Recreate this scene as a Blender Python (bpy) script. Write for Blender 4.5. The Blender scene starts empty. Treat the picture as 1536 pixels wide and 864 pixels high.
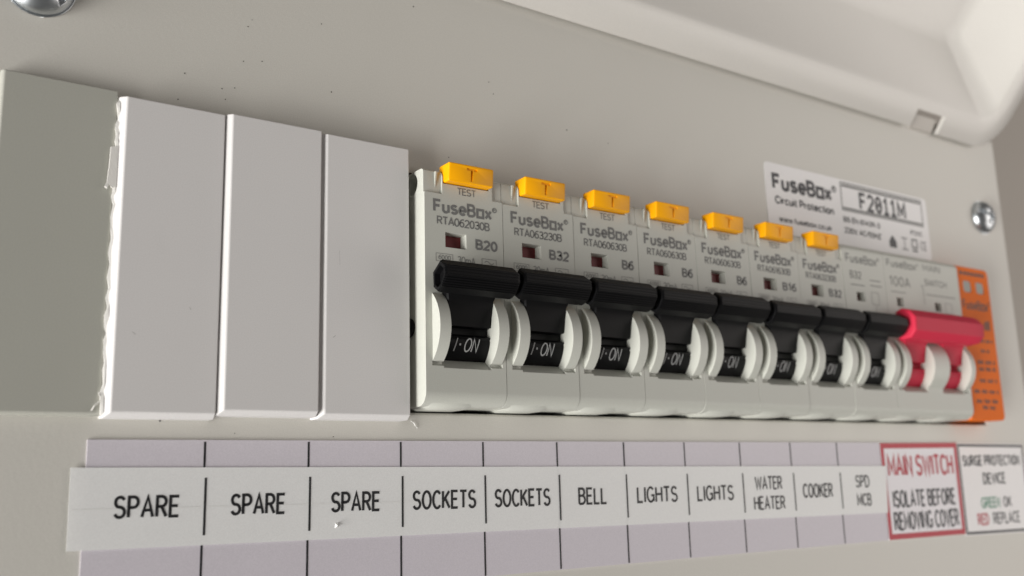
import bpy, bmesh, math, random
from mathutils import Vector, Matrix
random.seed(7)
S = 0.001                       # everything below is written in millimetres
scene = bpy.context.scene
COL = scene.collection
PI = math.pi
R = math.radians

# ------------------------------------------------------------------ camera
cam = bpy.data.cameras.new('camera')
cam.sensor_width = 36.0
cam.lens = 36.0 * 1456.44 / 1536.0
cam.clip_start = 0.005
cam.clip_end = 20.0
cam.dof.use_dof = True
cam.dof.focus_distance = 0.178
cam.dof.aperture_fstop = 18.5
cam_o = bpy.data.objects.new('camera', cam)
COL.objects.link(cam_o)
cam_o.location = (-31.806 * S, -160.678 * S, -8.383 * S)
cam_o.rotation_euler = (R(101.4015), R(1.5448), R(-34.5272))
scene.camera = cam_o

# ------------------------------------------------------------------ world and lamps
world = bpy.data.worlds.new('World')
scene.world = world
world.use_nodes = True
bg = world.node_tree.nodes['Background']
bg.inputs[0].default_value = (1.0, 0.972, 0.945, 1)
bg.inputs[1].default_value = 0.085


def area(name, loc, target, size, power, color):
    l = bpy.data.lights.new(name, 'AREA')
    l.shape = 'RECTANGLE'
    l.size, l.size_y = size
    l.energy = power
    l.color = color
    o = bpy.data.objects.new(name, l)
    COL.objects.link(o)
    o.location = loc
    d = Vector(target) - Vector(loc)
    o.rotation_euler = d.to_track_quat('-Z', 'Y').to_euler()
    return o


KEY, ROOM, TOP = 37.0, 1.2, 0.0
area('window_light', (-1.19, -0.25, -0.50), (0.10, 0.0, 0.03), (0.75, 0.9), KEY, (1.0, 0.985, 0.955))
area('room_light', (0.58, -0.32, 0.055), (0.27, 0.0, 0.07), (0.35, 0.5), ROOM, (1.0, 0.93, 0.88))

vs = scene.view_settings
vs.view_transform = 'Standard'
vs.look = 'None'
vs.exposure = 0.07
vs.gamma = 1.0
vs.use_curve_mapping = False


# ------------------------------------------------------------------ materials
def mat(name, col, rough=0.5, metal=0.0, bump=0.0, bscale=900.0, var=0.03, vscale=60.0, spec=0.5, alpha=None,
        coat=0.0, detail=3.0, grain=0.0):
    m = bpy.data.materials.new(name)
    m.use_nodes = True
    nt = m.node_tree
    p = nt.nodes['Principled BSDF']
    p.inputs['Roughness'].default_value = rough
    p.inputs['Metallic'].default_value = metal
    p.inputs['Specular IOR Level'].default_value = spec
    p.inputs['Coat Weight'].default_value = coat
    tc = nt.nodes.new('ShaderNodeTexCoord')
    n = nt.nodes.new('ShaderNodeTexNoise')
    n.inputs['Scale'].default_value = vscale
    n.inputs['Detail'].default_value = 5
    nt.links.new(tc.outputs['Object'], n.inputs['Vector'])
    mx = nt.nodes.new('ShaderNodeMix')
    mx.data_type = 'RGBA'
    a = [max(0, c * (1 - var)) for c in col]
    b = [min(1, c * (1 + var)) for c in col]
    mx.inputs['A'].default_value = (*a, 1)
    mx.inputs['B'].default_value = (*b, 1)
    nt.links.new(n.outputs['Fac'], mx.inputs['Factor'])
    if grain > 0:
        g = nt.nodes.new('ShaderNodeTexNoise')
        g.inputs['Scale'].default_value = 5200
        g.inputs['Detail'].default_value = 2
        nt.links.new(tc.outputs['Object'], g.inputs['Vector'])
        gr = nt.nodes.new('ShaderNodeMapRange')
        gr.inputs['From Min'].default_value = 0.25
        gr.inputs['From Max'].default_value = 0.75
        gr.inputs['To Min'].default_value = 1 - grain
        gr.inputs['To Max'].default_value = 1 + grain
        nt.links.new(g.outputs['Fac'], gr.inputs['Value'])
        mu = nt.nodes.new('ShaderNodeMix')
        mu.data_type = 'RGBA'
        mu.blend_type = 'MULTIPLY'
        mu.inputs['Factor'].default_value = 1
        nt.links.new(mx.outputs['Result'], mu.inputs['A'])
        nt.links.new(gr.outputs['Result'], mu.inputs['B'])
        nt.links.new(mu.outputs['Result'], p.inputs['Base Color'])
    else:
        nt.links.new(mx.outputs['Result'], p.inputs['Base Color'])
    # gloss that varies a little with handling
    rr = nt.nodes.new('ShaderNodeMapRange')
    rr.inputs['To Min'].default_value = max(0.02, rough - 0.06)
    rr.inputs['To Max'].default_value = min(1, rough + 0.06)
    nt.links.new(n.outputs['Fac'], rr.inputs['Value'])
    nt.links.new(rr.outputs['Result'], p.inputs['Roughness'])
    if bump > 0:
        b1 = nt.nodes.new('ShaderNodeTexNoise')
        b1.inputs['Scale'].default_value = bscale
        b1.inputs['Detail'].default_value = detail
        nt.links.new(tc.outputs['Object'], b1.inputs['Vector'])
        bp = nt.nodes.new('ShaderNodeBump')
        bp.inputs['Strength'].default_value = 1.0
        bp.inputs['Distance'].default_value = bump * S
        nt.links.new(b1.outputs['Fac'], bp.inputs['Height'])
        nt.links.new(bp.outputs['Normal'], p.inputs['Normal'])
    if alpha is not None:
        p.inputs['Alpha'].default_value = alpha
    return m


M = {}
M['panel'] = mat('powder_coat', (0.635, 0.615, 0.565), 0.42, bump=0.018, bscale=1300, var=0.025, vscale=35, grain=0.07)
M['lid'] = mat('lid_coat', (0.625, 0.602, 0.565), 0.32, bump=0.006, bscale=1200, var=0.015, grain=0.05)
M['clip'] = mat('hinge_clip', (0.46, 0.43, 0.39), 0.4, var=0.03)
M['greyblank'] = mat('grey_blank_plastic', (0.425, 0.422, 0.375), 0.5, bump=0.006, bscale=2600, var=0.02, grain=0.06)
M['blank'] = mat('white_blank_plastic', (0.69, 0.672, 0.662), 0.6, bump=0.006, bscale=2600, var=0.015, grain=0.05)
M['flash'] = mat('cut_plastic', (0.80, 0.78, 0.74), 0.55, bump=0.05, bscale=3000, var=0.03)
M['body'] = mat('breaker_plastic', (0.515, 0.52, 0.47), 0.42, bump=0.004, bscale=4000, var=0.02, grain=0.05)
M['black'] = mat('black_plastic', (0.0035, 0.0035, 0.004), 0.46, bump=0.006, bscale=5000, var=0.2, spec=0.17)
M['yellow'] = mat('yellow_plastic', (0.95, 0.415, 0.0008), 0.42, bump=0.004, bscale=3000, var=0.03, spec=0.25)
M['red'] = mat('red_plastic', (0.58, 0.022, 0.058), 0.6, bump=0.004, bscale=3000, var=0.04, spec=0.3)
M['flag'] = mat('flag_red', (0.16, 0.008, 0.010), 0.5, var=0.1)
M['orange'] = mat('orange_plastic', (0.80, 0.155, 0.005), 0.55, bump=0.004, bscale=3000, var=0.03, spec=0.15)
M['zinc'] = mat('zinc_plate', (0.58, 0.61, 0.63), 0.33, metal=1.0, bump=0.010, bscale=900, var=0.12, vscale=400)
M['recess'] = mat('recess_dark', (0.16, 0.16, 0.16), 0.4, metal=0.8, var=0.1)
M['ink'] = mat('grey_ink', (0.165, 0.165, 0.16), 0.55, var=0.06, vscale=900)
M['inklight'] = mat('pale_grey_ink', (0.20, 0.20, 0.19), 0.55, var=0.06, vscale=900)
M['inkdark'] = mat('dark_grey_ink', (0.045, 0.045, 0.05), 0.5, var=0.06, vscale=900)
M['inkblack'] = mat('black_ink', (0.014, 0.014, 0.016), 0.5, var=0.1, vscale=900)
M['inkwhite'] = mat('white_ink', (0.42, 0.42, 0.42), 0.5, var=0.05, vscale=900)
M['inkred'] = mat('red_ink', (0.48, 0.03, 0.05), 0.5, var=0.05, vscale=900)
M['inkgreen'] = mat('green_ink', (0.10, 0.30, 0.20), 0.5, var=0.05, vscale=900)
M['inkbrown'] = mat('brown_ink', (0.035, 0.012, 0.006), 0.5, var=0.05, vscale=900)
M['strip'] = mat('lavender_paper', (0.66, 0.62, 0.67), 0.5, bump=0.003, bscale=3000, var=0.02, vscale=120, grain=0.06)
M['tape'] = mat('label_tape', (0.97, 0.97, 0.96), 0.38, bump=0.004, bscale=500, var=0.02, vscale=90, alpha=0.78, grain=0.05)
M['sticker'] = mat('sticker_paper', (0.88, 0.865, 0.865), 0.45, bump=0.003, bscale=3000, var=0.015, grain=0.05)
M['warn'] = mat('warning_paper', (0.84, 0.81, 0.84), 0.45, bump=0.003, bscale=3000, var=0.015, grain=0.05)
M['led'] = mat('indicator_grey', (0.27, 0.27, 0.235), 0.4, var=0.05)
M['wall'] = mat('painted_wall', (0.50, 0.465, 0.42), 0.8, bump=0.25, bscale=250, var=0.04, vscale=12)
M['inside'] = mat('inside_metal', (0.10, 0.10, 0.095), 0.7, var=0.1)
M['dust'] = mat('dust', (0.05, 0.045, 0.04), 0.9, var=0.2)
M['chip'] = mat('white_chip', (0.85, 0.85, 0.82), 0.5, var=0.02)


# ------------------------------------------------------------------ mesh helpers
def tag(o, label=None, cat=None, group=None, kind=None):
    if label: o['label'] = label
    if cat: o['category'] = cat
    if group: o['group'] = group
    if kind: o['kind'] = kind
    return o


def empty(name, loc):
    o = bpy.data.objects.new(name, None)
    o.empty_display_size = 0.005
    COL.objects.link(o)
    o.location = Vector(loc) * S
    return o


def finish(me, angle=30):
    if me.get('hard'):
        return
    me.shade_smooth()
    me.set_sharp_from_angle(angle=R(angle))


def mesh_from_bm(bm, name):
    bmesh.ops.recalc_face_normals(bm, faces=bm.faces)
    bmesh.ops.scale(bm, vec=(S, S, S), verts=bm.verts)
    me = bpy.data.meshes.new(name)
    bm.to_mesh(me)
    bm.free()
    return me


def obj(name, bm_or_me, material, parent=None, loc=(0, 0, 0), angle=30):
    me = bm_or_me if isinstance(bm_or_me, bpy.types.Mesh) else mesh_from_bm(bm_or_me, name)
    if material is not None and not me.materials:
        me.materials.append(material)
    finish(me, angle)
    o = bpy.data.objects.new(name, me)
    COL.objects.link(o)
    o.location = Vector(loc) * S
    o.parent = parent
    return o


def box(bm, x0, x1, y0, y1, z0, z1):
    r = bmesh.ops.create_cube(bm, size=1)
    for v in r['verts']:
        v.co = Vector(((x0 + x1) / 2 + v.co.x * (x1 - x0), (y0 + y1) / 2 + v.co.y * (y1 - y0),
                       (z0 + z1) / 2 + v.co.z * (z1 - z0)))
    return r['verts']


def prism_x(bm, yz, x0, x1):
    a = [bm.verts.new((x0, y, z)) for y, z in yz]
    b = [bm.verts.new((x1, y, z)) for y, z in yz]
    n = len(yz)
    bm.faces.new(a)
    bm.faces.new(b[::-1])
    for i in range(n):
        bm.faces.new((a[i], b[i], b[(i + 1) % n], a[(i + 1) % n]))
    return a, b


def prism_y(bm, xz, y0, y1):
    a = [bm.verts.new((x, y0, z)) for x, z in xz]
    b = [bm.verts.new((x, y1, z)) for x, z in xz]
    n = len(xz)
    bm.faces.new(a)
    bm.faces.new(b[::-1])
    for i in range(n):
        bm.faces.new((a[i], b[i], b[(i + 1) % n], a[(i + 1) % n]))


def arc(cx, cy, r, a0, a1, n):
    return [(cx + r * math.cos(R(a0 + (a1 - a0) * i / n)), cy + r * math.sin(R(a0 + (a1 - a0) * i / n))) for i in range(n + 1)]


def bake(bm, cutters=(), unions=(), bevel=0.0, segs=2, limit=35, name='m'):
    """booleans and a bevel, evaluated once; returns a plain mesh"""
    me = mesh_from_bm(bm, name)
    me.shade_smooth()
    o = bpy.data.objects.new('tmp', me)
    COL.objects.link(o)
    tmp = []
    for kind, lst in (('UNION', unions), ('DIFFERENCE', cutters)):
        for c in lst:
            cme = mesh_from_bm(c, 'c')
            cme.shade_smooth()
            co = bpy.data.objects.new('tmpc', cme)
            COL.objects.link(co)
            tmp.append(co)
            md = o.modifiers.new('b', 'BOOLEAN')
            md.operation = kind
            md.solver = 'EXACT'
            md.object = co
    if bevel > 0:
        md = o.modifiers.new('bev', 'BEVEL')
        md.width = bevel * S
        md.segments = segs
        md.limit_method = 'ANGLE'
        md.angle_limit = R(limit)
        md.miter_outer = 'MITER_ARC'
        md.use_clamp_overlap = True
        wn = o.modifiers.new('wn', 'WEIGHTED_NORMAL')
        wn.mode = 'FACE_AREA'
        wn.weight = 90
        wn.keep_sharp = False
    dg = bpy.context.evaluated_depsgraph_get()
    dg.update()
    out = bpy.data.meshes.new_from_object(o.evaluated_get(dg))
    out.name = name
    out['hard'] = bevel > 0
    out.materials.clear()
    for t in tmp + [o]:
        d = t.data
        bpy.data.objects.remove(t)
        bpy.data.meshes.remove(d)
    return out


def tube(bm, pts, r, n=8):
    rings = []
    for i, p in enumerate(pts):
        p = Vector(p)
        d = (Vector(pts[min(i + 1, len(pts) - 1)]) - Vector(pts[max(i - 1, 0)])).normalized()
        u = d.orthogonal().normalized()
        w = d.cross(u)
        rings.append([bm.verts.new(p + u * r * math.cos(2 * PI * k / n) + w * r * math.sin(2 * PI * k / n)) for k in range(n)])
    for a, b in zip(rings, rings[1:]):
        for k in range(n):
            bm.faces.new((a[k], a[(k + 1) % n], b[(k + 1) % n], b[k]))
    bm.faces.new(rings[0])
    bm.faces.new(rings[-1][::-1])


# ------------------------------------------------------------------ stroke lettering
def el(cx, cy, rx, ry, a0, a1, n=None):
    n = n or max(4, int(abs(a1 - a0) / 20))
    return [(cx + rx * math.cos(R(a0 + (a1 - a0) * i / n)), cy + ry * math.sin(R(a0 + (a1 - a0) * i / n))) for i in range(n + 1)]


def ring(cx, cy, rx, ry):
    return el(cx, cy, rx, ry, 90, 450, 20)[:-1] + ['closed']


G = {
    'A': (.66, [[(0, 0), (.33, 1), (.66, 0)], [(.12, .33), (.54, .33)]]),
    'B': (.58, [[(0, 0), (0, 1), (.30, 1)] + el(.30, .765, .235, .235, 80, -80, 6) + [(.30, .53), (.04, .53)],
                [(.30, .53)] + el(.32, .265, .26, .265, 80, -80, 6) + [(.30, 0), (0, 0)]]),
    'C': (.64, [el(.35, .5, .35, .5, 42, 318, 16)]),
    'D': (.62, [[(0, 0), (0, 1), (.24, 1)] + el(.24, .5, .38, .5, 80, -80, 9) + [(.24, 0), (0, 0), 'closed']]),
    'E': (.52, [[(.52, 1), (0, 1), (0, 0), (.52, 0)], [(0, .52), (.46, .52)]]),
    'F': (.52, [[(.52, 1), (0, 1), (0, 0)], [(0, .52), (.44, .52)]]),
    'G': (.68, [el(.35, .5, .35, .5, 42, 318, 16) + [(.66, .14), (.66, .45), (.40, .45)]]),
    'H': (.60, [[(0, 0), (0, 1)], [(.6, 0), (.6, 1)], [(0, .52), (.6, .52)]]),
    'I': (.04, [[(.02, 0), (.02, 1)]]),
    'K': (.60, [[(0, 0), (0, 1)], [(.57, 1), (.02, .40)], [(.20, .58), (.60, 0)]]),
    'L': (.50, [[(0, 1), (0, 0), (.5, 0)]]),
    'M': (.72, [[(0, 0), (0, 1), (.36, .25), (.72, 1), (.72, 0)]]),
    'N': (.60, [[(0, 0), (0, 1), (.6, 0), (.6, 1)]]),
    'O': (.70, [ring(.35, .5, .35, .5)]),
    'P': (.56, [[(0, 0), (0, 1), (.28, 1)] + el(.28, .74, .27, .26, 80, -80, 6) + [(.28, .48), (.03, .48)]]),
    'R': (.58, [[(0, 0), (0, 1), (.28, 1)] + el(.28, .75, .27, .25, 80, -80, 6) + [(.28, .50), (.03, .50)], [(.28, .50), (.58, 0)]]),
    'S': (.58, [el(.29, .75, .27, .25, 25, 265, 10) + el(.29, .255, .29, .255, 85, -160, 10)]),
    'T': (.60, [[(0, 1), (.6, 1)], [(.3, .98), (.3, 0)]]),
    'U': (.60, [[(0, 1)] + el(.3, .3, .3, .3, 180, 360, 9) + [(.6, 1)]]),
    'V': (.64, [[(0, 1), (.32, 0), (.64, 1)]]),
    'W': (.90, [[(0, 1), (.22, 0), (.45, .85), (.68, 0), (.9, 1)]]),
    'X': (.60, [[(0, 0), (.6, 1)], [(0, 1), (.6, 0)]]),
    'Z': (.56, [[(0, 1), (.56, 1), (0, 0), (.56, 0)]]),
    '0': (.54, [ring(.27, .5, .27, .5)]),
    'q': (.54, [ring(.27, .5, .27, .5), [(.17, .34), (.37, .66)]]),      # zero with a bar, as the printer draws it
    '1': (.30, [[(0, .76), (.22, 1), (.22, 0)]]),
    'j': (.50, [[(.04, .78), (.26, 1), (.26, 0)], [(0, 0), (.52, 0)]]),  # one with a foot
    '2': (.54, [el(.27, .72, .26, .28, 165, -35, 9) + [(0, 0), (.55, 0)]]),
    '3': (.54, [el(.26, .755, .24, .245, 155, -80, 9) + el(.26, .26, .27, .26, 80, -160, 10)]),
    '4': (.56, [[(.42, 0), (.42, 1), (0, .30), (.56, .30)]]),
    '5': (.54, [[(.50, 1), (.09, 1), (.04, .52)] + el(.27, .32, .27, .32, 130, -155, 10)]),
    '6': (.54, [el(.27, .31, .26, .31, 150, -210, 14)[::-1] + el(.40, .45, .39, .55, 180, 70, 7)]),
    '8': (.54, [ring(.27, .75, .23, .25), ring(.27, .255, .27, .255)]),
    '9': (.54, [ring(.27, .69, .27, .31), [(.54, .7), (.50, .3), (.34, .02)]]),
    'u': (.48, [[(0, .70)] + el(.22, .21, .22, .21, 180, 350, 8) + [(.46, .25)], [(.46, .70), (.46, 0)]]),
    's': (.46, [el(.23, .525, .21, .175, 25, 265, 8) + el(.23, .175, .23, .175, 85, -160, 8)]),
    'e': (.52, [[(.04, .35), (.50, .35)] + el(.26, .35, .26, .35, 15, 318, 14)]),
    'x': (.48, [[(0, 0), (.48, .70)], [(0, .70), (.48, 0)]]),
    'o': (.52, [ring(.26, .35, .26, .35)]),
    'O_': (.50, [[(0, 0), (0, .70), (.52, .70), (.52, 0), 'closed']]),
    'i': (.04, [[(.02, 0), (.02, .7)], [(.02, .88), (.02, 1)]]),
    'r': (.28, [[(0, 0), (0, .70)], [(.02, .42)] + el(.24, .42, .22, .26, 170, 85, 4)]),
    'c': (.46, [el(.25, .35, .25, .35, 45, 315, 12)]),
    't': (.28, [[(.12, .95), (.12, .12), (.18, .02), (.28, .02)], [(0, .70), (.28, .70)]]),
    'n': (.46, [[(0, 0), (0, .70)], [(.0, .45)] + el(.23, .45, .23, .25, 175, 0, 7) + [(.46, 0)]]),
    'm': (.74, [[(0, 0), (0, .70)], [(.0, .48)] + el(.185, .48, .185, .22, 175, 0, 6) + [(.37, 0)], [(.37, .48)] + el(.555, .48, .185, .22, 175, 0, 6) + [(.74, 0)]]),
    'w': (.72, [[(0, .70), (.18, 0), (.36, .60), (.54, 0), (.72, .70)]]),
    'f': (.28, [[(.28, 1), (.18, .98), (.11, .86), (.11, 0)], [(0, .68), (.27, .68)]]),
    'b': (.50, [[(0, 1), (0, 0)], ring(.26, .35, .24, .35)]),
    'k': (.46, [[(0, 0), (0, 1)], [(.44, .70), (.02, .28)], [(.16, .40), (.46, 0)]]),
    '.': (.06, [[(.03, 0), (.03, .10)]]),
    '-': (.30, [[(0, .42), (.30, .42)]]),
    '/': (.34, [[(0, 0), (.34, 1)]]),
    'd': (.10, [[(.05, .44), (.05, .60)]]),                                # raised dot
    ' ': (.16, []),
}


class Ink:
    """collects flat lettering (x, z) and lays it on a surface"""
    def __init__(self, y=0.0, fn=None):
        self.v, self.f = [], []
        self.fn = fn or (lambda x, z, e: (x, y - e, z))
        self.k = 0
        self.curved = fn is not None

    def _add(self, polys):
        for p in polys:
            e = 0.030 + 0.004 * (self.k % 6)
            b = len(self.v)
            self.v += [self.fn(x, z, e) for x, z in p]
            self.f.append(list(range(b, b + len(p))))

    def stroke(self, pts, w, closed=False):
        pts = [Vector(p) for p in pts]
        q = [pts[0]]
        for p in pts[1:]:
            if (p - q[-1]).length > 1e-4:
                q.append(p)
        if closed and (q[0] - q[-1]).length < 1e-4:
            q.pop()
        n = len(q)
        if n < 2:
            return
        L_, R_ = [], []
        for i in range(n):
            a = q[i - 1] if (i > 0 or closed) else None
            c = q[(i + 1) % n] if (i < n - 1 or closed) else None
            d1 = (q[i] - a).normalized() if a is not None else None
            d2 = (c - q[i]).normalized() if c is not None else None
            d1 = d1 or d2
            d2 = d2 or d1
            n1 = Vector((-d1.y, d1.x))
            n2 = Vector((-d2.y, d2.x))
            m = n1 + n2
            if m.length < 1e-3:
                m = n1
            m.normalize()
            s = min(2.2, 1 / max(0.35, m.dot(n1)))
            L_.append(q[i] + m * (w / 2 * s))
            R_.append(q[i] - m * (w / 2 * s))
        for i in range(n if closed else n - 1):
            j = (i + 1) % n
            k = max(1, int((q[j] - q[i]).length / 0.3)) if self.curved else 1
            for t in range(k):
                f0, f1 = t / k, (t + 1) / k
                self._add([[L_[i].lerp(L_[j], f0), L_[i].lerp(L_[j], f1), R_[i].lerp(R_[j], f1), R_[i].lerp(R_[j], f0)]])
        self.k += 1

    def rect(self, x0, x1, z0, z1):
        self._add([[(x0, z0), (x1, z0), (x1, z1), (x0, z1)]])
        self.k += 1

    def poly(self, pts):
        self._add([pts])
        self.k += 1

    def frame(self, x0, x1, z0, z1, w):
        self.stroke([(x0, z0), (x1, z0), (x1, z1), (x0, z1)], w, True)

    def text(self, s, x0, x1, z0, z1, w, gap=0.16, rot=0.0, slant=0.0):
        """string set between x0..x1, baseline z0, cap line z1, stroke width w (mm)"""
        glyphs = []
        tot = 0
        i = 0
        while i < len(s):
            c = s[i]
            if c == '_':
                c = 'O_'
            glyphs.append((G[c], tot))
            tot += G[c][0] + gap
            i += 1
        tot -= gap
        h = z1 - z0 - w
        sx = (x1 - x0 - w) / tot
        cx, cz = (x0 + x1) / 2, (z0 + z1) / 2
        cr, sr = math.cos(rot), math.sin(rot)
        for (g, off) in glyphs:
            for st in g[1]:
                closed = st[-1] == 'closed'
                pts = [p for p in st if p != 'closed']
                out = []
                for px, pz in pts:
                    X = x0 + w / 2 + (off + px) * sx + slant * pz * h
                    Z = z0 + w / 2 + pz * h
                    dx, dz = X - cx, Z - cz
                    out.append((cx + dx * cr - dz * sr, cz + dx * sr + dz * cr))
                self.stroke(out, w, closed)

    def mesh(self, name):
        me = bpy.data.meshes.new(name)
        me.from_pydata([tuple(c * S for c in v) for v in self.v], [], self.f)
        me.update()
        return me


def logo(ink, x0, x1, z0, z1, w, rot=0.0):
    """the maker's word with its squared o, and the ring mark at its end"""
    xe = x0 + (x1 - x0) * 0.935
    ink.text('FuseB_x', x0, xe, z0, z1, w, gap=0.25, rot=rot)
    h = z1 - z0
    cx, cz = (x0 + x1) / 2, (z0 + z1) / 2
    X, Z = x1 - 0.12 * h, z0 + 0.80 * h
    Z += (X - cx) * math.sin(rot)
    ink.stroke([(X + 0.17 * h * math.cos(t * PI / 5), Z + 0.17 * h * math.sin(t * PI / 5)) for t in range(10)], w * 0.32, True)
    ink.stroke([(X - 0.05 * h, Z - 0.08 * h), (X - 0.05 * h, Z + 0.07 * h), (X + 0.05 * h, Z + 0.02 * h)], w * 0.3)


# ================================================================== setting
bm = bmesh.new()
box(bm, -1500, 2500, 92, 110, -1200, 1500)
wall = obj('wall', bm, M['wall'])
tag(wall, kind='structure')

# ================================================================== the consumer unit itself
PX0, PX1, PZ0, PZ1 = -23.0, 276.2, -92.0, 99.0
unit = empty('consumer_unit', (126, 0, -92))
tag(unit, 'cream powder coated metal enclosure of the consumer unit with hinged lid raised', 'fuse box')
OFF = (-126, 0, 92)


def upart(name, bm, m, angle=30, parent=None):
    return obj(name, bm, m, parent or unit, OFF if parent is None else (0, 0, 0), angle)


# front panel with its cut-out, edges folded back
bm = bmesh.new()
prism_y(bm, [(PX0, PZ0), (PX1, PZ0), (PX1, PZ1), (PX0, PZ1)], 0.0, 60.0)
inner = bmesh.new(); box(inner, PX0 + 1.2, PX1 - 1.2, 1.2, 70, PZ0 + 1.2, PZ1 - 1.2)
cut = bmesh.new(); box(cut, -13.5, 252.2, -5, 5, 5.2, 52.2)
upart('front_panel', bake(bm, [inner, cut], bevel=0.9, segs=3, name='front_panel'), M['panel'])
# back box, closed so that the inside is dark
bm = bmesh.new()
prism_y(bm, [(PX0 + 1.6, PZ0 + 1.6), (PX1 - 1.6, PZ0 + 1.6), (PX1 - 1.6, PZ1 - 1.6), (PX0 + 1.6, PZ1 - 1.6)], 20.0, 91.0)
inner = bmesh.new(); box(inner, PX0 + 2.8, PX1 - 2.8, 10, 89.5, PZ0 + 2.8, PZ1 - 2.8)
upart('back_box', bake(bm, [inner], bevel=0.4, name='back_box'), M['inside'])
# rail that carries the devices
bm = bmesh.new()
box(bm, -20, 272, 12.3, 13.5, 12, 45)
box(bm, -20, 272, 13.6, 19, 20, 22)
upart('din_rail', bm, M['zinc'])

# lid, raised about its top edge
LA = R(50)
LD = Vector((0, -math.cos(LA), math.sin(LA)))
LB = Vector((0, math.sin(LA), math.cos(LA)))
L0 = Vector((0, -1.5, 94.2))


def LP(x, e, d):
    return Vector((x, 0, 0)) + L0 + LD * e + LB * d


def rloop(x0, x1, e0, e1, r, n=8):
    pts = []
    for (cx, ce, a) in ((x1 - r, e0 + r, -90), (x1 - r, e1 - r, 0), (x0 + r, e1 - r, 90), (x0 + r, e0 + r, 180)):
        for i in range(n + 1):
            t = R(a + 90 * i / n)
            pts.append((cx + r * math.cos(t), ce + r * math.sin(t)))
    return pts


bm = bmesh.new()
LX0, LX1, LE1 = -19.0, 272.2, 104.0


def inset(k, d, r):
    return [LP(x, e, d) for x, e in rloop(LX0 + k, LX1 - k, k, LE1 - k, r)]


loops = [inset(0, 0, 12), inset(0.35, -0.25, 11.8), inset(7.4, 0.05, 7.0), inset(8.3, 0.25, 6.6), inset(9.1, 0.75, 6.2), inset(10.0, 1.6, 5.8),
         inset(24.9, 13.0, 4.6), inset(26.4, 13.9, 4.4), inset(28.0, 14.5, 4.2), inset(30.2, 14.7, 4)]
vl = [[bm.verts.new(p) for p in lp] for lp in loops]
n = len(vl[0])
for a, b in zip(vl, vl[1:]):
    for i in range(n):
        bm.faces.new((a[i], a[(i + 1) % n], b[(i + 1) % n], b[i]))
bm.faces.new(vl[-1])
# outer skin, so that the sheet has its thickness
t = 1.3
loops2 = [inset(0, 0.9, 12), inset(6.4, t, 7.5), inset(9.4, 3.2, 5.6), inset(24.2, 14.6, 4.6), inset(28.4, 16.2, 4)]
v2 = [[bm.verts.new(p) for p in lp] for lp in loops2]
for a, b in zip(v2, v2[1:]):
    for i in range(n):
        bm.faces.new((a[i], b[i], b[(i + 1) % n], a[(i + 1) % n]))
bm.faces.new(v2[-1][::-1])
for i in range(n):
    bm.faces.new((vl[0][i], v2[0][i], v2[0][(i + 1) % n], vl[0][(i + 1) % n]))


def lid_box(bm, x0, x1, e0, e1, d0, d1):
    v = []
    for x in (x0, x1):
        for e in (e0, e1):
            for d in (d0, d1):
                v.append(bm.verts.new(LP(x, e, d)))
    for f in ((0, 1, 3, 2), (4, 6, 7, 5), (0, 4, 5, 1), (2, 3, 7, 6), (0, 2, 6, 4), (1, 5, 7, 3)):
        bm.faces.new([v[i] for i in f])


c1 = bmesh.new(); lid_box(c1, 226.6, 240.8, -3, 5.6, -4, 4)
c2 = bmesh.new(); lid_box(c2, 12.4, 26.6, -3, 5.6, -4, 4)
lid = upart('lid', bake(bm, [c1, c2], name='lid'), M['lid'], angle=40)
for hx in (228.0, 13.8):
    bm = bmesh.new()
    prof = [(-0.9, 2.6), (-1.3, 1.8), (-0.9, 1.1), (0.2, 0.9), (4.0, 1.5), (4.0, 2.2), (0.4, 1.6), (0.0, 2.6)]
    a = [bm.verts.new(LP(hx, e, d)) for e, d in prof]
    b = [bm.verts.new(LP(hx + 11.6, e, d)) for e, d in prof]
    bm.faces.new(a); bm.faces.new(b[::-1])
    for i in range(len(prof)):
        j = (i + 1) % len(prof)
        bm.faces.new((a[i], b[i], b[j], a[j]))
    obj('hinge_tab', bake(bm, bevel=0.25, name='hinge_tab'), M['clip'], lid)


def screw(x, z, rot):
    bm = bmesh.new()
    prof = [(0.0, -3.3), (1.2, -3.25), (2.6, -3.0), (3.8, -2.45), (4.7, -1.6), (5.15, -0.8), (5.2, -0.25), (5.2, 0.2)]
    N = 40
    rings = []
    for r, y in prof[1:]:
        rings.append([bm.verts.new((r * math.cos(2 * PI * i / N), y, r * math.sin(2 * PI * i / N))) for i in range(N)])
    c = bm.verts.new((0, -3.3, 0))
    for i in range(N):
        bm.faces.new((c, rings[0][i], rings[0][(i + 1) % N]))
    for a, b in zip(rings, rings[1:]):
        for i in range(N):
            bm.faces.new((a[i], b[i], b[(i + 1) % N], a[(i + 1) % N]))
    bm.faces.new(rings[-1])
    cuts = []
    for k in (0, 1):
        hl = 6.0 if k == 0 else 2.8
        cb = bmesh.new(); box(cb, -hl, hl, -5, -1.7, -0.55, 0.55)
        bmesh.ops.rotate(cb, verts=cb.verts, cent=(0, 0, 0), matrix=Matrix.Rotation(R(rot + 90 * k), 3, 'Y'))
        cuts.append(cb)
    s = obj('screw', bake(bm, cuts, bevel=0.12, limit=45, name='screw'), M['zinc'], unit, (x - 126, 0, z + 92), 40)
    bm = bmesh.new()      # thin pressed washer under the head
    prism_y(bm, arc(0, 0, 5.5, 0, 354, 59), -0.2, -0.03)
    obj('washer', bake(bm, bevel=0.12, name='washer'), M['zinc'], s, (0, 0, 0))


screw(-11.2, 72.6, 42)
screw(263.6, 70.9, 20)
screw(-11.0, -70.0, 10)
screw(263.6, -70.0, 60)


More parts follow.
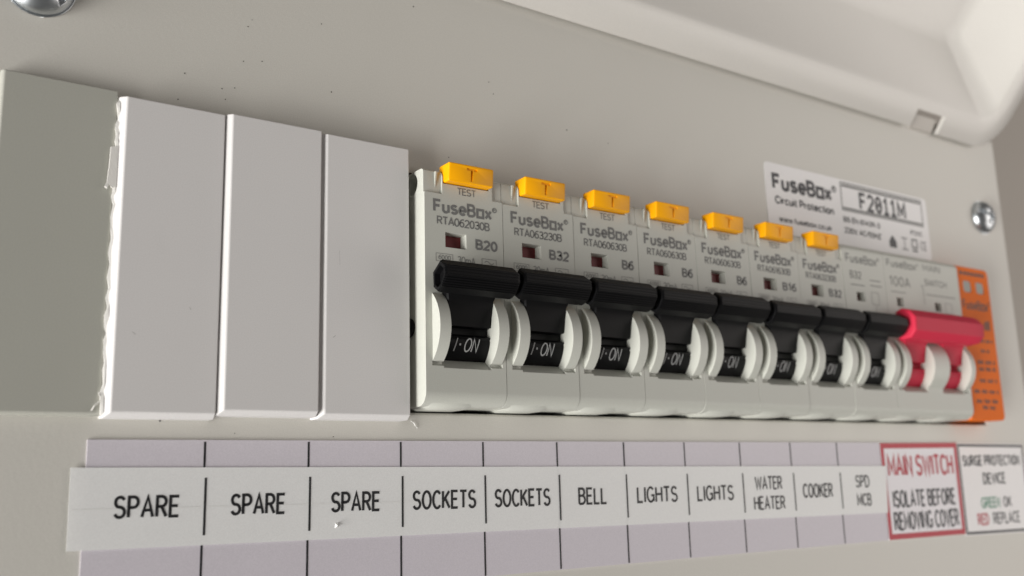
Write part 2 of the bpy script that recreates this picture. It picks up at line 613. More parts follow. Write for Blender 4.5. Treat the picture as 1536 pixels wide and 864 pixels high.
# ================================================================== blanks
def blank(x0, x1, yf, z0, z1, m, name, bev, r_bev=None):
    root = empty(name, (x0, yf, z0))
    bm = bmesh.new()
    w, h, dep = x1 - x0, z1 - z0, -yf + 8
    # drafted left and lower sides, nearly square right and upper ones
    k = bev
    secs = [(0.0, (k, w - .05, .85 * k, h - .05)), (1.1 * k, (0, w, 0, h)), (dep, (0, w, 0, h))]
    rings = [[bm.verts.new(p) for p in ((a, y, c), (b, y, c), (b, y, d), (a, y, d))] for y, (a, b, c, d) in secs]
    for p, q in zip(rings, rings[1:]):
        for i in range(4):
            bm.faces.new((p[i], q[i], q[(i + 1) % 4], p[(i + 1) % 4]))
    bm.faces.new(rings[0]); bm.faces.new(rings[-1][::-1])
    me = bake(bm, bevel=0.22, segs=3, limit=20, name='cover_plate')
    obj('cover_plate', me, m, root)
    # clip tongues behind the face
    bm = bmesh.new()
    box(bm, 2, x1 - x0 - 2, -yf + 8.05, -yf + 14, 6, 9)
    box(bm, 2, x1 - x0 - 2, -yf + 8.05, -yf + 14, z1 - z0 - 9, z1 - z0 - 6)
    return root


g = blank(-15.9, 1.35, -2.0, 3.5, 56.45, M['greyblank'], 'blanking_plate', 0.45)
tag(g, 'grey green blanking plate at the far left end of the row', 'blank', 'blanking plates')
b1 = blank(1.4, 18.6, -3.5, 3.15, 55.3, M['blank'], 'blanking_plate', 1.0)
tag(b1, 'white blanking plate with ragged cut left edge beside the grey plate', 'blank', 'blanking plates')
b2 = blank(18.65, 36.1, -4.15, 3.75, 55.5, M['blank'], 'blanking_plate', 1.0)
tag(b2, 'white blanking plate in the middle of the three white ones', 'blank', 'blanking plates')
b3 = blank(36.2, 54.0, -4.1, 3.45, 55.2, M['blank'], 'blanking_plate', 1.0)
tag(b3, 'white blanking plate next to the first breaker marked B20', 'blank', 'blanking plates')

# ragged saw edge along the first white blank
bm = bmesh.new()
zz = 0.3
rows = []
while zz < 51.6:
    off = 0.22 + 0.26 * random.random() if random.random() < 0.75 else 0.05
    y1 = 1.42
    rows.append((zz, off, 0.75 + 0.5 * random.random()))
    zz += random.uniform(0.5, 2.4)
va = [bm.verts.new((0.12, y, z)) for z, o, y in rows]
vb = [bm.verts.new((-o, y + 0.1, z)) for z, o, y in rows]
vc = [bm.verts.new((-o * 0.9, 1.44, z)) for z, o, y in rows]
vd = [bm.verts.new((0.12, 1.44, z)) for z, o, y in rows]
for i in range(len(rows) - 1):
    for p, q in ((va, vb), (vb, vc), (vc, vd), (vd, va)):
        bm.faces.new((p[i], q[i], q[i + 1], p[i + 1]))
bm.faces.new((va[0], vb[0], vc[0], vd[0]))
bm.faces.new((va[-1], vd[-1], vc[-1], vb[-1]))
obj('saw_burr', bm, M['flash'], b1, angle=50)
bm = bmesh.new()          # small torn tab standing off the edge
pr = [(0.2, 43.6), (-0.95, 43.3), (-1.05, 40.2), (-1.25, 37.3), (-1.55, 36.6), (-1.2, 36.3), (-0.9, 37.0), (-0.5, 36.5), (0.2, 36.7)]
prism_y(bm, pr, 0.75, 1.15)
obj('torn_tab', bm, M['flash'], b1)
bm = bmesh.new()
tube(bm, [(-1.5, 1.3, 1.1), (-1.1, 1.05, 1.9), (-0.5, 0.95, 2.5), (0.1, 1.0, 3.0)], 0.10, 6)
tube(bm, [(-0.6, 1.2, 3.9), (-0.5, 1.0, 3.4), (-0.2, 1.0, 3.2)], 0.09, 6)
obj('swarf_curl', bm, M['flash'], b1)

k = Ink(0.026)
k.stroke([(8.2, 11.2), (11.0, 8.9), (13.8, 6.4), (15.0, 5.0)], 0.05)
k.stroke([(6.5, 30.0), (7.6, 26.5)], 0.05)
k.stroke([(12.0, 41.0), (12.5, 38.2)], 0.05)
me = k.mesh('scuff_marks'); me.materials.append(mat('scuff', (0.73, 0.715, 0.705), 0.6))
obj('scuff_marks', me, None, b1)
k = Ink(0.026)
k.stroke([(3.6, 13.4), (4.1, 13.0)], 0.12)
k.stroke([(12.3, 18.0), (12.5, 17.6)], 0.10)
me = k.mesh('dirt_marks'); me.materials.append(mat('dirt', (0.46, 0.445, 0.43), 0.7))
obj('dirt_marks', me, None, b1)
k = Ink(0.026)
k.stroke([(2.4, 14.2), (2.9, 14.6)], 0.12)
k.stroke([(3.5, 30.0), (3.6, 27.4)], 0.05)
me = k.mesh('dirt_marks'); me.materials.append(bpy.data.materials['dirt'])
obj('dirt_marks', me, None, b3)

# ================================================================== breakers
YF = -7.1
ZB, ZT = 5.9, 51.0


def side_profile(yf, zb, zt, rb=2.7, rt=1.5):
    p = [(12.0, zb)]
    p += [(y, z) for y, z in arc(yf + rb, zb + rb, rb, 270, 180, 7)]
    p += [(y, z) for y, z in arc(yf + rt, zt - rt, rt, 180, 90, 5)]
    p += [(12.0, zt)]
    return p


def cheek(x0, x1):
    b = bmesh.new()
    cz, h, s = 20.45, 6.3, 2.9
    r = (h * h + s * s) / (2 * s)
    cy = YF - s + r
    a = math.degrees(math.asin(h / r))
    pts = arc(cy, cz, r, 180 + a, 180 - a, 14)
    prism_x(b, [(-6.2, cz - h)] + pts + [(-6.2, cz + h)], x0, x1)
    return b


def slot(x0, x1):
    b = bmesh.new()
    prism_x(b, [(-14, 7.7), (-3.0, 15.95), (3, 15.95), (3, 31.0), (-14, 31.0)], x0, x1)
    return b


def ledge(x0, x1):
    b = bmesh.new()
    prism_x(b, [(-8.2, 12.6), (-6.45, 13.6), (-6.45, 14.05), (-8.2, 14.05)], x0, x1)
    return b


def bx(*a):
    b = bmesh.new()
    box(b, *a)
    return b


def cyl_x(cy, cz, r, x0, x1, n=24):
    b = bmesh.new()
    prism_x(b, arc(cy, cz, r, 0, 360 - 360 / n, n - 1), x0, x1)
    return b


def window_cut(x0, x1, z0, z1, depth=2.1):
    b = bmesh.new()
    k = 0.25
    f = [(x0 - .05, z0 - .05), (x1 + .05, z0 - .05), (x1 + .05, z1 + .05), (x0 - .05, z1 + .05)]
    g_ = [(x0 + k, z0 + k), (x1 - k, z0 + k), (x1 - k, z1 - k), (x0 + k, z1 - k)]
    a = [b.verts.new((x, YF - .4, z)) for x, z in f]
    c = [b.verts.new((x, YF + depth, z)) for x, z in g_]
    b.faces.new(a); b.faces.new(c[::-1])
    for i in range(4):
        j = (i + 1) % 4
        b.faces.new((a[i], c[i], c[j], a[j]))
    return b


W = 17.8


def make_body(kind):
    bm = bmesh.new()
    width = 2 * W if kind == 'main' else W
    prism_x(bm, side_profile(YF, ZB, ZT), 0.06, width - 0.06)
    cuts, uni = [], []
    cuts.append(cyl_x(-2.3, 48.6, 2.2, -1, 2.2))
    if kind == 'main':
        uni += [cheek(1.5, 4.2), cheek(14.0, 22.0), cheek(31.6, 34.3)]
        cuts += [slot(3.85, 14.4), slot(21.6, 32.1), ledge(1.4, 4.1), ledge(31.9, 34.5)]
        cuts += [window_cut(4.6, 7.6, 36.1, 38.5), window_cut(22.4, 25.4, 36.1, 38.5)]
    else:
        uni += [cheek(1.5, 4.2), cheek(14.0, 16.75)]
        cuts += [slot(3.85, 14.4), ledge(1.4, 4.1), ledge(14.2, 16.9)]
        if kind == 'rcbo':
            cuts += [window_cut(4.52, 9.2, 35.85, 38.8)]
            cuts += [bx(-1, 3.95, YF - 1, YF + 0.4, 46.2, 55), bx(15.4, 19, YF - 1, YF + 0.4, 46.4, 55)]
            cuts += [bx(4.15, 14.75, YF - 1, YF + 2.4, 48.35, 55)]
        else:
            cuts += [window_cut(4.9, 8.4, 36.1, 38.5)]
    me = bake(bm, cuts, uni, bevel=0.16, segs=2, limit=38, name='body_' + kind)
    return me


def foot_mesh():
    """the terminal cover's rounded lower bulge"""
    bm = bmesh.new()
    xs = [1.2, 2.0, 9.8, 11.6]
    zb = [5.95, 5.45, 5.45, 5.95]
    rings = []
    for x, z in zip(xs, zb):
        pr = [(6.0, z), (YF + 3.2, z)] + arc(YF + 3.0, z + 2.55, 2.5, 260, 205, 4) + [(6.0, z + 3)]
        rings.append([bm.verts.new((x, a, b)) for a, b in pr])
    k = len(rings[0])
    for a, b in zip(rings, rings[1:]):
        for i in range(k):
            bm.faces.new((a[i], b[i], b[(i + 1) % k], a[(i + 1) % k]))
    bm.faces.new(rings[0]); bm.faces.new(rings[-1][::-1])
    return mesh_from_bm(bm, 'terminal_foot')


def ribbed(path, pitch, depth):
    """walk a (y,z) polyline and give it fine ribs"""
    out = []
    tot = 0
    pts = [Vector(p) for p in path]
    for a, b in zip(pts, pts[1:]):
        d = b - a
        L = d.length
        nrm = Vector((-d.y, d.x)).normalized()
        k = max(1, round(L / pitch))
        for i in range(k):
            p0 = a + d * (i / k)
            out += [p0 + d * (0.10 / k), p0 + d * (0.55 / k), p0 + d * (0.62 / k) + nrm * depth, p0 + d * (0.98 / k) + nrm * depth]
    return [(v.x, v.y) for v in out]


def handle_mesh(bm, x0, x1, prof, core, inset_end=True):
    """ribbed grip bar with recessed ends"""
    n = len(prof)
    c = Vector((sum(p[0] for p in core) / len(core), sum(p[1] for p in core) / len(core)))

    def loop(x, s):
        return [bm.verts.new((x, c.x + (p[0] - c.x) * s, c.y + (p[1] - c.y) * s)) for p in prof]
    seq = [loop(x0 + 1.1, 0.62), loop(x0 + 0.05, 0.70), loop(x0, 0.78), loop(x0 + 0.05, 0.92), loop(x0 + 0.45, 1.0),
           loop(x1 - 0.7, 1.0), loop(x1 - 0.12, 0.90), loop(x1, 0.76), loop(x1 - 0.05, 0.70), loop(x1 - 0.8, 0.62)]
    for a, b in zip(seq, seq[1:]):
        for i in range(n):
            bm.faces.new((a[i], b[i], b[(i + 1) % n], a[(i + 1) % n]))
    bm.faces.new(seq[0]); bm.faces.new(seq[-1][::-1])


HP = [(-8.7, 30.4), (-11.5, 32.35), (-13.4, 31.0), (-13.5, 29.2), (-12.1, 27.2), (-10.4, 26.4), (-8.9, 27.4)]
BAR_Y, BAR_Z, BAR_R = 1.5, 20.4, 8.6


def barrel(bm, x0, x1):
    pts = []
    for i in range(120):
        a = 360 * i / 120
        r = BAR_R
        if 177 <= a <= 186: r -= 1.2           # groove across the face under the arm
        if 190 <= a <= 192: r -= 0.20
        pts.append((BAR_Y + r * math.cos(R(a)), BAR_Z + r * math.sin(R(a))))
    prism_x(bm, pts, x0, x1)


def arm(bm, x0, x1, u0, u1):
    """web from barrel to grip"""
    secs = [(21.0, x0, x1, -5.6, -7.3), (23.5, x0, x1, -6.0, -7.75), (25.6, x0, x1, -6.0, -8.3), (26.6, u0, u1, -6.5, -8.9), (28.0, u0, u1, -7.5, -10.2)]
    rings = []
    for z, a, b, yb, yf in secs:
        rings.append([bm.verts.new(p) for p in ((a, yb, z), (a, yf + .3, z), (a + .3, yf, z), (b - .3, yf, z), (b, yf + .3, z), (b, yb, z))])
    for a, b in zip(rings, rings[1:]):
        for i in range(6):
            bm.faces.new((a[i], b[i], b[(i + 1) % 6], a[(i + 1) % 6]))
    bm.faces.new(rings[0]); bm.faces.new(rings[-1][::-1])


def make_toggle():
    bm = bmesh.new()
    barrel(bm, 4.0, 14.25)
    me1 = mesh_from_bm(bm, 'toggle_barrel')
    bm = bmesh.new()
    arm(bm, 4.02, 14.2, 3.6, 14.4)
    me2 = mesh_from_bm(bm, 'toggle_arm')
    bm = bmesh.new()
    front = ribbed([(-11.5, 32.35), (-13.4, 31.0), (-13.5, 29.2), (-12.1, 27.2)], 0.52, 0.13)
    prof = [(-8.7, 30.4)] + front + [(-12.1, 27.2), (-10.4, 26.4), (-8.9, 27.4)]
    handle_mesh(bm, 0.55, 17.25, prof, HP)
    me3 = mesh_from_bm(bm, 'toggle_grip')
    return me1, me2, me3


def on_barrel(x, z, e):
    dz = z - BAR_Z
    return (x, BAR_Y - math.sqrt((BAR_R + e) ** 2 - dz * dz), z)


def on_mesh():
    k = Ink(fn=on_barrel)
    k.text('I', 6.3, 6.75, 16.3, 18.9, 0.22, slant=0.20)
    k.text('d', 7.55, 7.85, 16.3, 18.9, 0.34)
    k.text('ON', 8.5, 11.6, 16.3, 18.9, 0.25, slant=0.16, gap=0.2)
    return k.mesh('toggle_lettering')


def make_button():
    bm = bmesh.new()
    pr = [(-5.4, 48.6), (-8.95, 48.5), (-9.3, 52.2), (-5.4, 52.2)]
    prism_x(bm, pr, 4.3, 14.55)
    c1 = bx(8.35, 10.65, -10, -8.98, 51.05, 51.55)
    c2 = bx(9.25, 9.75, -10, -8.85, 49.0, 51.2)
    me = bake(bm, bevel=0.34, segs=3, limit=20, name='test_button')
    bm = bmesh.new()
    bm.from_mesh(me)
    bmesh.ops.scale(bm, vec=(1 / S,) * 3, verts=bm.verts)
    out = bake(bm, [c1, c2], name='test_button')
    out['hard'] = False
    return out


def fin_mesh():
    bm = bmesh.new()
    v = [bm.verts.new(p) for p in ((2.45, YF + .6, 46.5), (2.62, YF + .6, 46.5), (3.1, YF + .6, 50.6), (2.5, YF + .6, 50.6),
                                   (2.5, YF + .5, 46.5), (2.6, YF + .5, 46.5), (3.0, YF - .05, 50.5), (2.55, YF - .05, 50.5))]
    for f in ((0, 1, 2, 3), (4, 7, 6, 5), (0, 4, 5, 1), (1, 5, 6, 2), (2, 6, 7, 3), (3, 7, 4, 0)):
        bm.faces.new([v[i] for i in f])
    return mesh_from_bm(bm, 'guard_fin')


def flag_mesh(x0, x1, z0, z1):
    bm = bmesh.new()
    y = YF + 1.75
    box(bm, x0 + .22, x1 - .22, y, y + 1, z0 + .22, z1 - .22)
    return mesh_from_bm(bm, 'flag')


BODY = make_body('rcbo')
FOOT = foot_mesh()
TOG = make_toggle()
ONTXT = on_mesh()
BTN = make_button()
FIN = fin_mesh()
FLAG = flag_mesh(4.52, 9.2, 35.85, 38.8)
for me, m in ((BODY, 'body'), (FOOT, 'body'), (TOG[0], 'black'), (TOG[1], 'black'), (TOG[2], 'black'), (ONTXT, 'inkwhite'), (BTN, 'yellow'), (FIN, 'body'), (FLAG, 'flag')):
    me.materials.append(M[m])


def child(name, me, parent, angle=30):
    o = bpy.data.objects.new(name, me)
    finish(me, angle)
    COL.objects.link(o)
    o.parent = parent
    return o


def rcbo_print(code, rating):
    k = Ink(YF)
    logo(k, 1.9, 16.15, 42.4, 45.1, 0.53)
    k.text(code, 2.7, 14.65, 40.1, 41.8, 0.27, gap=0.16)
    k.text(rating, 16.4 - 1.72 * len(rating), 16.4, 36.1, 38.25, 0.48, gap=0.24)
    k.text('TEST', 7.3, 11.6, 46.55, 48.0, 0.20, gap=0.14)
    return k.mesh('printed_lettering')


def small_print():
    k = Ink(YF)
    k.frame(2.45, 6.1, 33.0, 34.5, 0.10)
    k.text('6000', 2.95, 5.65, 33.3, 34.25, 0.13)
    k.text('30mA', 7.1, 11.2, 32.9, 34.4, 0.16)
    k.frame(12.7, 16.0, 32.9, 34.5, 0.10)
    k.stroke([(13.3 + 2.1 * i / 12, 33.8 + .28 * math.sin(2 * PI * i / 12)) for i in range(13)], 0.14)
    k.stroke([(13.3, 33.25), (15.4, 33.25)], 0.1)
    return k.mesh('rating_lettering')


SMALL = small_print()
SMALL.materials.append(M['inklight'])
XM = 55.45


def add_toggle(root, on=True):
    t = child('toggle', TOG[0], root)
    ang = R(random.uniform(-0.9, 0.9))
    t.rotation_euler.x = ang
    piv = Vector((0, BAR_Y, BAR_Z)) * S
    t.location = piv - Matrix.Rotation(ang, 3, 'X') @ piv
    t.location.x += random.uniform(-0.05, 0.05) * S
    child('arm', TOG[1], t)
    child('grip', TOG[2], t, 20)
    if on:
        child('toggle_lettering', ONTXT, t)
    return t


specs = [('RTA062030B', 'B20', 'white breaker marked B20 with yellow test button, nearest the white blanking plates'),
         ('RTA063230B', 'B32', 'white breaker marked B32 with yellow test button above the second SOCKETS label'),
         ('RTA060630B', 'B6', 'white breaker marked B6 with yellow test button above the BELL label'),
         ('RTA060630B', 'B6', 'white breaker marked B6 with yellow test button above the first LIGHTS label'),
         ('RTA060630B', 'B6', 'white breaker marked B6 with yellow test button above the second LIGHTS label'),
         ('RTA061630B', 'B16', 'white breaker marked B16 with yellow test button above the WATER HEATER label'),
         ('RTA063230B', 'B32', 'white breaker with yellow test button above the COOKER label, last button in the row')]
for i, (code, rating, lab) in enumerate(specs):
    root = empty('circuit_breaker', (XM + W * i, 0, 0))
    jit = (random.uniform(-.02, .02), random.uniform(-.06, .06), random.uniform(-.06, .06))
    root.location += Vector(jit) * S
    tag(root, lab, 'breaker', 'breakers with yellow test buttons')
    body = child('body', BODY, root)
    child('terminal_foot', FOOT, body, 50)
    child('guard_fin', FIN, body)
    add_toggle(root)
    child('test_button', BTN, root)
    child('trip_flag', FLAG, root)
    me = rcbo_print(code, rating); me.materials.append(M['ink'])
    child('printed_lettering', me, body)
    child('rating_lettering', SMALL, body)
    if i == 0:
        bm = bmesh.new()
        bmesh.ops.create_uvsphere(bm, u_segments=20, v_segments=10, radius=1)
        for v in bm.verts:
            v.co = Vector((-0.15 + v.co.x * 0.75, -1.3 + v.co.y * 1.9, 20.8 + v.co.z * 1.9))
        obj('side_rivet', bm, M['black'], root)

# breaker without a test button
root = empty('circuit_breaker', (XM + W * 7, 0, 0))
tag(root, 'white breaker without test button between the last yellow button and red switch', 'breaker')
me = make_body('mcb'); me.materials.append(M['body'])
body = child('body', me, root)
child('terminal_foot', FOOT, body, 50)
add_toggle(root)
me = flag_mesh(4.9, 8.4, 36.1, 38.5); me.materials.append(M['flag'])
child('trip_flag', me, root)
k = Ink(YF)
logo(k, 1.5, 15.7, 46.2, 48.6, 0.38)
k.text('B32', 2.7, 7.5, 42.0, 44.1, 0.32, gap=0.2)
k.text('230/400V', 2.7, 8.8, 39.8, 40.9, 0.15) if False else k.rect(2.7, 8.6, 40.2, 40.45)
k.rect(11.0, 15.6, 42.0, 42.25)
k.rect(11.0, 16.0, 40.6, 40.85)
k.frame(11.2, 14.2, 35.6, 38.9, 0.12)
k.stroke([(12.7, 35.6), (12.7, 33.6)], 0.12)
me = k.mesh('printed_lettering'); me.materials.append(M['inklight'])
child('printed_lettering', me, body)

# main switch
root = empty('main_switch', (XM + W * 8, 0, 0))
tag(root, 'white double width main switch with a wide red handle', 'switch')
me = make_body('main'); me.materials.append(M['body'])
body = child('body', me, root)
child('terminal_foot', FOOT, body, 50)
f2 = child('terminal_foot', FOOT, body, 50); f2.location.x = W * S
bm = bmesh.new()
barrel(bm, 4.0, 14.25); barrel(bm, 21.8, 32.0)
# one red moulding: the two barrels are tied by the handle
tog = obj('toggle', bm, M['red'], root)
for dx in (0, W):
    bm = bmesh.new()
    arm(bm, 4.02 + dx, 14.2 + dx, 3.6 + dx, 14.4 + dx)
    obj('arm', bm, M['red'], tog)
bm = bmesh.new()
RP = [(-8.6, 33.9), (-10.4, 34.7), (-12.9, 33.9), (-14.5, 31.9), (-14.3, 28.3), (-12.6, 26.4), (-9.6, 26.1), (-8.5, 27.0)]
cy0 = sum(p[0] for p in RP) / len(RP); cz0 = sum(p[1] for p in RP) / len(RP)
secs = [(0.5, .80), (0.6, .93), (1.0, 1.0), (10, 1.0), (28, 1.0), (31.5, .985), (33.4, .90), (34.4, .74), (34.9, .5)]
rings = [[bm.verts.new((x, cy0 + (y - cy0) * s, cz0 + (z - cz0) * s)) for y, z in RP] for x, s in secs]
for a, b in zip(rings, rings[1:]):
    for i in range(len(RP)):
        bm.faces.new((a[i], b[i], b[(i + 1) % len(RP)], a[(i + 1) % len(RP)]))
bm.faces.new(rings[0]); bm.faces.new(rings[-1][::-1])
obj('grip', bake(bm, bevel=0.45, segs=3, limit=18, name='grip'), M['red'], tog, angle=60)
for x0 in (4.6, 22.4):
    me = flag_mesh(x0, x0 + 3.0, 36.1, 38.5); me.materials.append(M['flag'])
    child('position_flag', me, root)
k = Ink(YF)
logo(k, 1.4, 15.9, 46.9, 49.0, 0.34)
k.text('100A', 2.0, 11.5, 41.6, 44.4, 0.34, gap=0.2)
k.text('MAIN', 18.4, 26.6, 47.3, 49.2, 0.26, gap=0.2)
k.text('SWITCH', 18.4, 29.2, 43.1, 45.0, 0.26, gap=0.2)
k.stroke([(16.3, 42.8), (17.4, 42.8), (17.4, 37.6)], 0.16)
k.rect(18.8, 33.0, 40.4, 40.65)
k.rect(2.2, 9.0, 39.9, 40.1)
k.frame(27.4, 30.6, 35.8, 38.6, 0.12)
me = k.mesh('printed_lettering'); me.materials.append(M['inklight'])
child('printed_lettering', me, body)

# surge protector
root = empty('surge_protector', (XM + W * 10, 0, 0))
tag(root, 'orange surge protector cartridge with two grey windows at the right end', 'surge protector')
YS = -6.3
bm = bmesh.new()
x0, x1, z0, z1 = 0.05, 17.7, 5.9, 51.0
pts = [(x0, z0)] + arc(x1 - 1.6, z0 + 1.6, 1.6, 270, 360, 5) + arc(x1 - 1.6, z1 - 1.6, 1.6, 0, 90, 5) + [(x0, z1)]
prism_y(bm, pts, YS, 12)
cuts = []
for wx in (3.9, 10.6):
    cb = bmesh.new()
    prism_y(cb, [(x, z) for x, z in rloop(wx, wx + 4.4, 43.4, 46.9, 1.0, 4)], YS - 1, YS + 0.5)
    cuts.append(cb)
body = obj('body', bake(bm, cuts, bevel=0.3, segs=3, limit=40, name='body_surge'), M['orange'], root)
for wx in (3.9, 10.6):
    bm = bmesh.new()
    prism_y(bm, rloop(wx + .06, wx + 4.34, 43.46, 46.84, 0.95, 4), YS + 0.3, YS + 0.9)
    obj('status_window', bm, M['led'], root)
k = Ink(YS)
for j in range(7):
    k.rect(2.6 + j * 1.9, 4.0 + j * 1.9, 48.5, 49.6)
logo(k, 2.2, 16.6, 38.2, 41.0, 0.46)


def word_bars(k, x0, x1, z, h, n):
    """a row of print too small to read"""
    w = (x1 - x0) / n
    for j in range(n):
        if j % 4 == 3:
            continue
        k.rect(x0 + j * w, x0 + (j + .72) * w, z, z + h * random.uniform(.75, 1))


word_bars(k, 12.4, 15.6, 32.4, 3.0, 3)
word_bars(k, 9.0, 16.0, 28.6, 1.0, 9)
word_bars(k, 9.0, 13.5, 25.6, 1.0, 6)
for z, a, b, n in ((22.2, 6.6, 15.8, 9), (20.2, 7.0, 15.8, 10), (16.8, 6.6, 15.8, 9), (13.6, 3.0, 15.8, 13), (10.8, 3.6, 15.8, 12), (9.0, 6.4, 14.0, 8)):
    word_bars(k, a, b, z, 1.15, n)
me = k.mesh('printed_lettering'); me.materials.append(M['inkbrown'])
child('printed_lettering', me, body)


# ================================================================== stickers on the panel
def sheet(name, pts, y0, y1, m, label, cat, group=None):
    root = empty(name, (0, 0, 0))
    bm = bmesh.new()
    prism_y(bm, pts, y0, y1)
    obj('backing', bm, m, root)
    tag(root, label, cat, group)
    return root


CP = 17.97
strip = sheet('circuit_strip', [(0, 0), (11 * CP, -0.25), (11 * CP, -25.5), (0, -25.4)], -0.02, -0.30, M['strip'],
              'long lavender paper strip with black dividers stuck below the breakers', 'label strip')
k = Ink(-0.30)
for i in range(1, 11):
    k.rect(i * CP - 0.18, i * CP + 0.18, -25.3, -0.3)
me = k.mesh('divider_lines'); me.materials.append(M['inkblack'])
child('divider_lines', me, strip)

TL, TR, BL, BR = (-2.2, -4.2), (199.5, -6.4), (-2.1, -16.45), (198.4, -18.5)
tape = sheet('label_tape', [TL, TR, BR, BL], -0.345, -0.46, M['tape'],
             'white laminated tape printed with circuit names from SPARE to SPD MCB', 'label tape')


def tz(x, f):
    """height on the tape at x; f = 0 lower edge, 1 upper edge"""
    u = (x - TL[0]) / (TR[0] - TL[0])
    t_ = TL[1] + (TR[1] - TL[1]) * u
    b_ = BL[1] + (BR[1] - BL[1]) * u
    return b_ + (t_ - b_) * f


TROT = math.atan2(-2.2, 201.7)
k = Ink(-0.46)
names = [('SPARE', 4.2, 14.3), ('SPARE', 22.4, 31.9), ('SPARE', 40.1, 49.7), ('SOCKETS', 56.2, 70.0), ('SOCKETS', 74.2, 87.7),
         ('BELL', 94.8, 102.5), ('LIGHTS', 110.8, 122.8), ('LIGHTS', 128.8, 140.6), ('COOKER', 165.0, 176.5)]
for s, a, b in names:
    c = tz((a + b) / 2, 0.5)
    k.text(s, a, b, c - 1.68, c + 1.85, 0.47, gap=0.24, rot=TROT)
c = tz(153, .5)
k.text('WATER', 148.0, 157.6, c + .55, c + 3.75, 0.42, gap=.22, rot=TROT)
k.text('HEATER', 147.2, 158.2, c - 4.1, c - .9, 0.42, gap=.22, rot=TROT)
c = tz(188.8, .5)
k.text('SPD', 185.9, 191.7, c + .55, c + 3.75, 0.42, gap=.22, rot=TROT)
k.text('MCB', 185.9, 191.9, c - 4.1, c - .9, 0.42, gap=.22, rot=TROT)
for i in range(1, 11):
    x = i * CP + 0.25
    k.stroke([(x, tz(x, .125)), (x + .02, tz(x, .865))], 0.38)
me = k.mesh('printed_names'); me.materials.append(M['inkblack'])
child('printed_names', me, tape)
k = Ink(-0.45)       # faint crease along the tape
k.stroke([(x, tz(x, .49 + .002 * math.sin(x * .7))) for x in [-2.0 + 2.0 * i for i in range(31)]], 0.10)
me = k.mesh('crease'); me.materials.append(mat('tape_crease', (0.80, 0.795, 0.775), 0.4))
child('crease', me, tape)

# red main switch warning
warn = sheet('warning_label', [(198.0, -0.35), (233.9, -0.2), (233.6, -25.75), (198.1, -25.55)], -0.03, -0.28, M['warn'],
             'white warning label with red border reading MAIN SWITCH under red handle', 'label', 'square warning labels')
k = Ink(-0.275)
k.stroke([(198.75, -1.1), (233.15, -0.95), (232.85, -25.0), (198.85, -24.8)], 1.45, True)
k.text('MAIN SWITCH', 200.4, 231.2, -9.3, -3.4, 0.88, gap=.24)
me = k.mesh('red_print'); me.materials.append(M['inkred'])
child('red_print', me, warn)
k = Ink(-0.275)
k.text('ISOLATE BEFORE', 201.3, 230.6, -17.5, -12.8, 0.70, gap=.24)
k.text('REMOVING COVER', 200.9, 231.2, -23.4, -18.5, 0.70, gap=.24)
me = k.mesh('black_print'); me.materials.append(M['inkdark'])
child('black_print', me, warn)

spl = sheet('warning_label', [(234.3, -0.25), (270.3, -0.6), (269.6, -26.8), (234.0, -26.3)], -0.03, -0.13, M['sticker'],
            'white label with thin grey border reading SURGE PROTECTION DEVICE, lower right', 'label', 'square warning labels')
k = Ink(-0.125)
k.stroke([(234.9, -0.95), (269.6, -1.25), (269.0, -26.1), (234.7, -25.65)], 0.75, True)
k.text('SURGE PROTECTION', 236.4, 267.4, -7.0, -3.8, 0.60, gap=.24)
k.text('DEVICE', 246.0, 258.2, -12.3, -8.9, 0.60, gap=.24)
k.text('OK', 255.4, 260.0, -19.1, -15.9, 0.50, gap=.24)
k.text('REPLACE', 249.0, 263.6, -23.8, -20.4, 0.50, gap=.24)
me = k.mesh('black_print'); me.materials.append(M['inkdark'])
child('black_print', me, spl)
k = Ink(-0.125)
k.text('GREEN', 243.6, 253.6, -19.1, -15.9, 0.52, gap=.24)
me = k.mesh('green_print'); me.materials.append(M['inkgreen'])
child('green_print', me, spl)
k = Ink(-0.125)
k.text('RED', 240.8, 246.6, -23.8, -20.4, 0.52, gap=.24)
me = k.mesh('red_print'); me.materials.append(M['inkred'])
child('red_print', me, spl)

# rating sticker above the row
rt = sheet('rating_sticker', rloop(160.9, 232.9, 53.4, 72.4, 1.2, 4), -0.02, -0.12, M['sticker'],
           'white rating sticker printed F2011M on the panel above the red switch', 'sticker')
k = Ink(-0.12)
logo(k, 163.5, 189.6, 65.1, 69.8, 1.05, rot=0.006)
k.text('Circuit Protection', 164.1, 188.2, 61.3, 63.6, 0.5, gap=.2)
k.text('www.fusebox.co.uk', 165.1, 186.6, 56.6, 58.2, 0.34, gap=.2)
k.text('F2qjjM', 200.0, 222.0, 64.5, 69.8, 0.95, gap=.28)
k.text('BS EN 61439-3', 192.1, 208.6, 60.1, 61.7, 0.34, gap=.2)
k.text('230V AC/50HZ', 192.1, 208.6, 56.9, 58.6, 0.34, gap=.2)
k.text('IP2XC', 223.2, 229.3, 60.3, 61.7, 0.22, gap=.2)
k.poly([(212.4, 55.3), (215.8, 55.3), (215.8, 57.2), (214.1, 59.0), (212.4, 57.2)])
k.stroke([(218.3, 58.8), (221.3, 58.8)], .3); k.stroke([(219.8, 58.6), (219.8, 55.6)], .3); k.stroke([(218.3, 55.4), (221.3, 55.4)], .3)
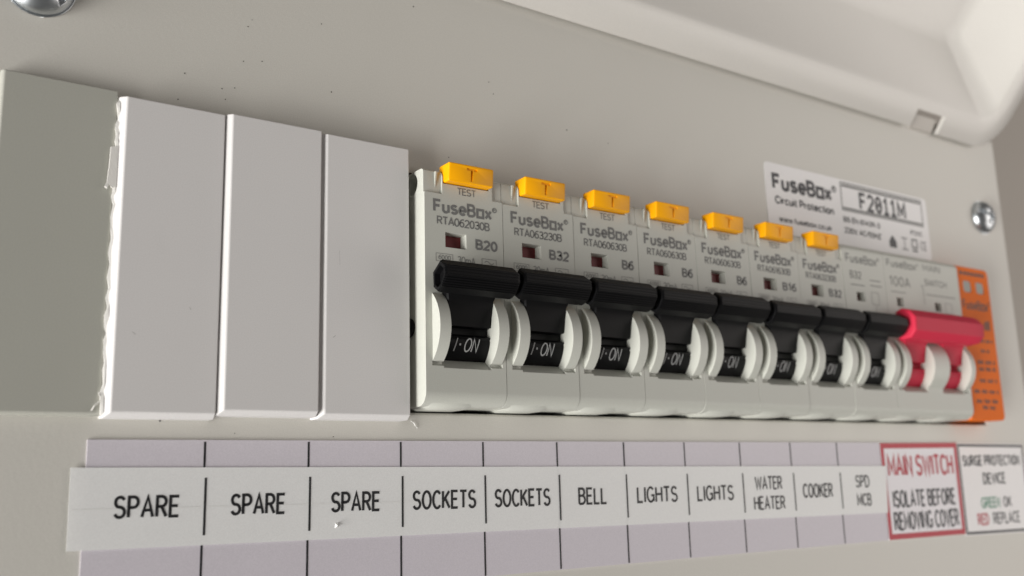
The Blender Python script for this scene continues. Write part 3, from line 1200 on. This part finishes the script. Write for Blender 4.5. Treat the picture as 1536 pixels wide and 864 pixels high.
k.frame(223.5, 225.9, 56.4, 58.8, .45); k.rect(223.4, 226.0, 55.2, 55.7)
k.text('CE', 227.7, 230.8, 56.1, 58.8, .28, gap=.25)
me = k.mesh('black_print'); me.materials.append(M['inkdark'])
child('black_print', me, rt)
k = Ink(-0.12)
k.frame(192.1, 230.2, 63.6, 71.5, .40)
k.rect(192.5, 229.8, 70.35, 71.0)
k.rect(192.5, 229.8, 63.95, 64.45)
me = k.mesh('frame_print'); me.materials.append(M['ink'])
child('frame_print', me, rt)

# ================================================================== dust and chips
bm = bmesh.new()
specks = [(23.91, 75.8), (23.2, 74.3), (37.42, 78.55), (22.53, 67.4), (25.98, 68.21), (18.85, 61.36), (21.11, 61.98), (19.5, 59.5), (11.35, 57.77),
          (39.62, 65.22), (12.28, 62.75), (75.47, 75.23), (76.58, 72.77), (65.3, 56.71), (57.42, 87.61), (96.02, 68.43), (107.94, 67.49), (10.7, 3.0), (22.93, 1.1), (40.68, 0.63)]
for x, z in specks:
    r = random.uniform(0.09, 0.16)
    bmesh.ops.create_icosphere(bm, subdivisions=1, radius=1, matrix=Matrix.Translation((x, -0.02, z)) @ Matrix.Diagonal((r, 0.06, r * random.uniform(.7, 1.2), 1)))
tag(obj('dust_specks', bm, M['dust']), 'tiny dark dust specks on the cream panel', 'dust', kind='stuff')
bm = bmesh.new()
v = [bm.verts.new(p) for p in ((40.9, -.45, -15.1), (41.4, -.45, -14.9), (41.5, -.45, -14.1), (41.0, -.45, -14.3), (41.15, -1.1, -14.7))]
for f in ((0, 1, 2, 3), (0, 4, 1), (1, 4, 2), (2, 4, 3), (3, 4, 0)):
    bm.faces.new([v[i] for i in f])
tag(obj('plastic_chip', bm, M['chip']), 'tiny white plastic chip on the tape under the third SPARE', 'chip')
bm = bmesh.new()
tube(bm, [(56.2, -.12, 3.6), (56.7, -.35, 3.2), (57.0, -.3, 2.7), (57.5, -.12, 2.3)], 0.09, 6)
tag(obj('swarf_curl', bm, M['chip']), 'tiny white plastic curl on the panel below the first breaker', 'swarf')
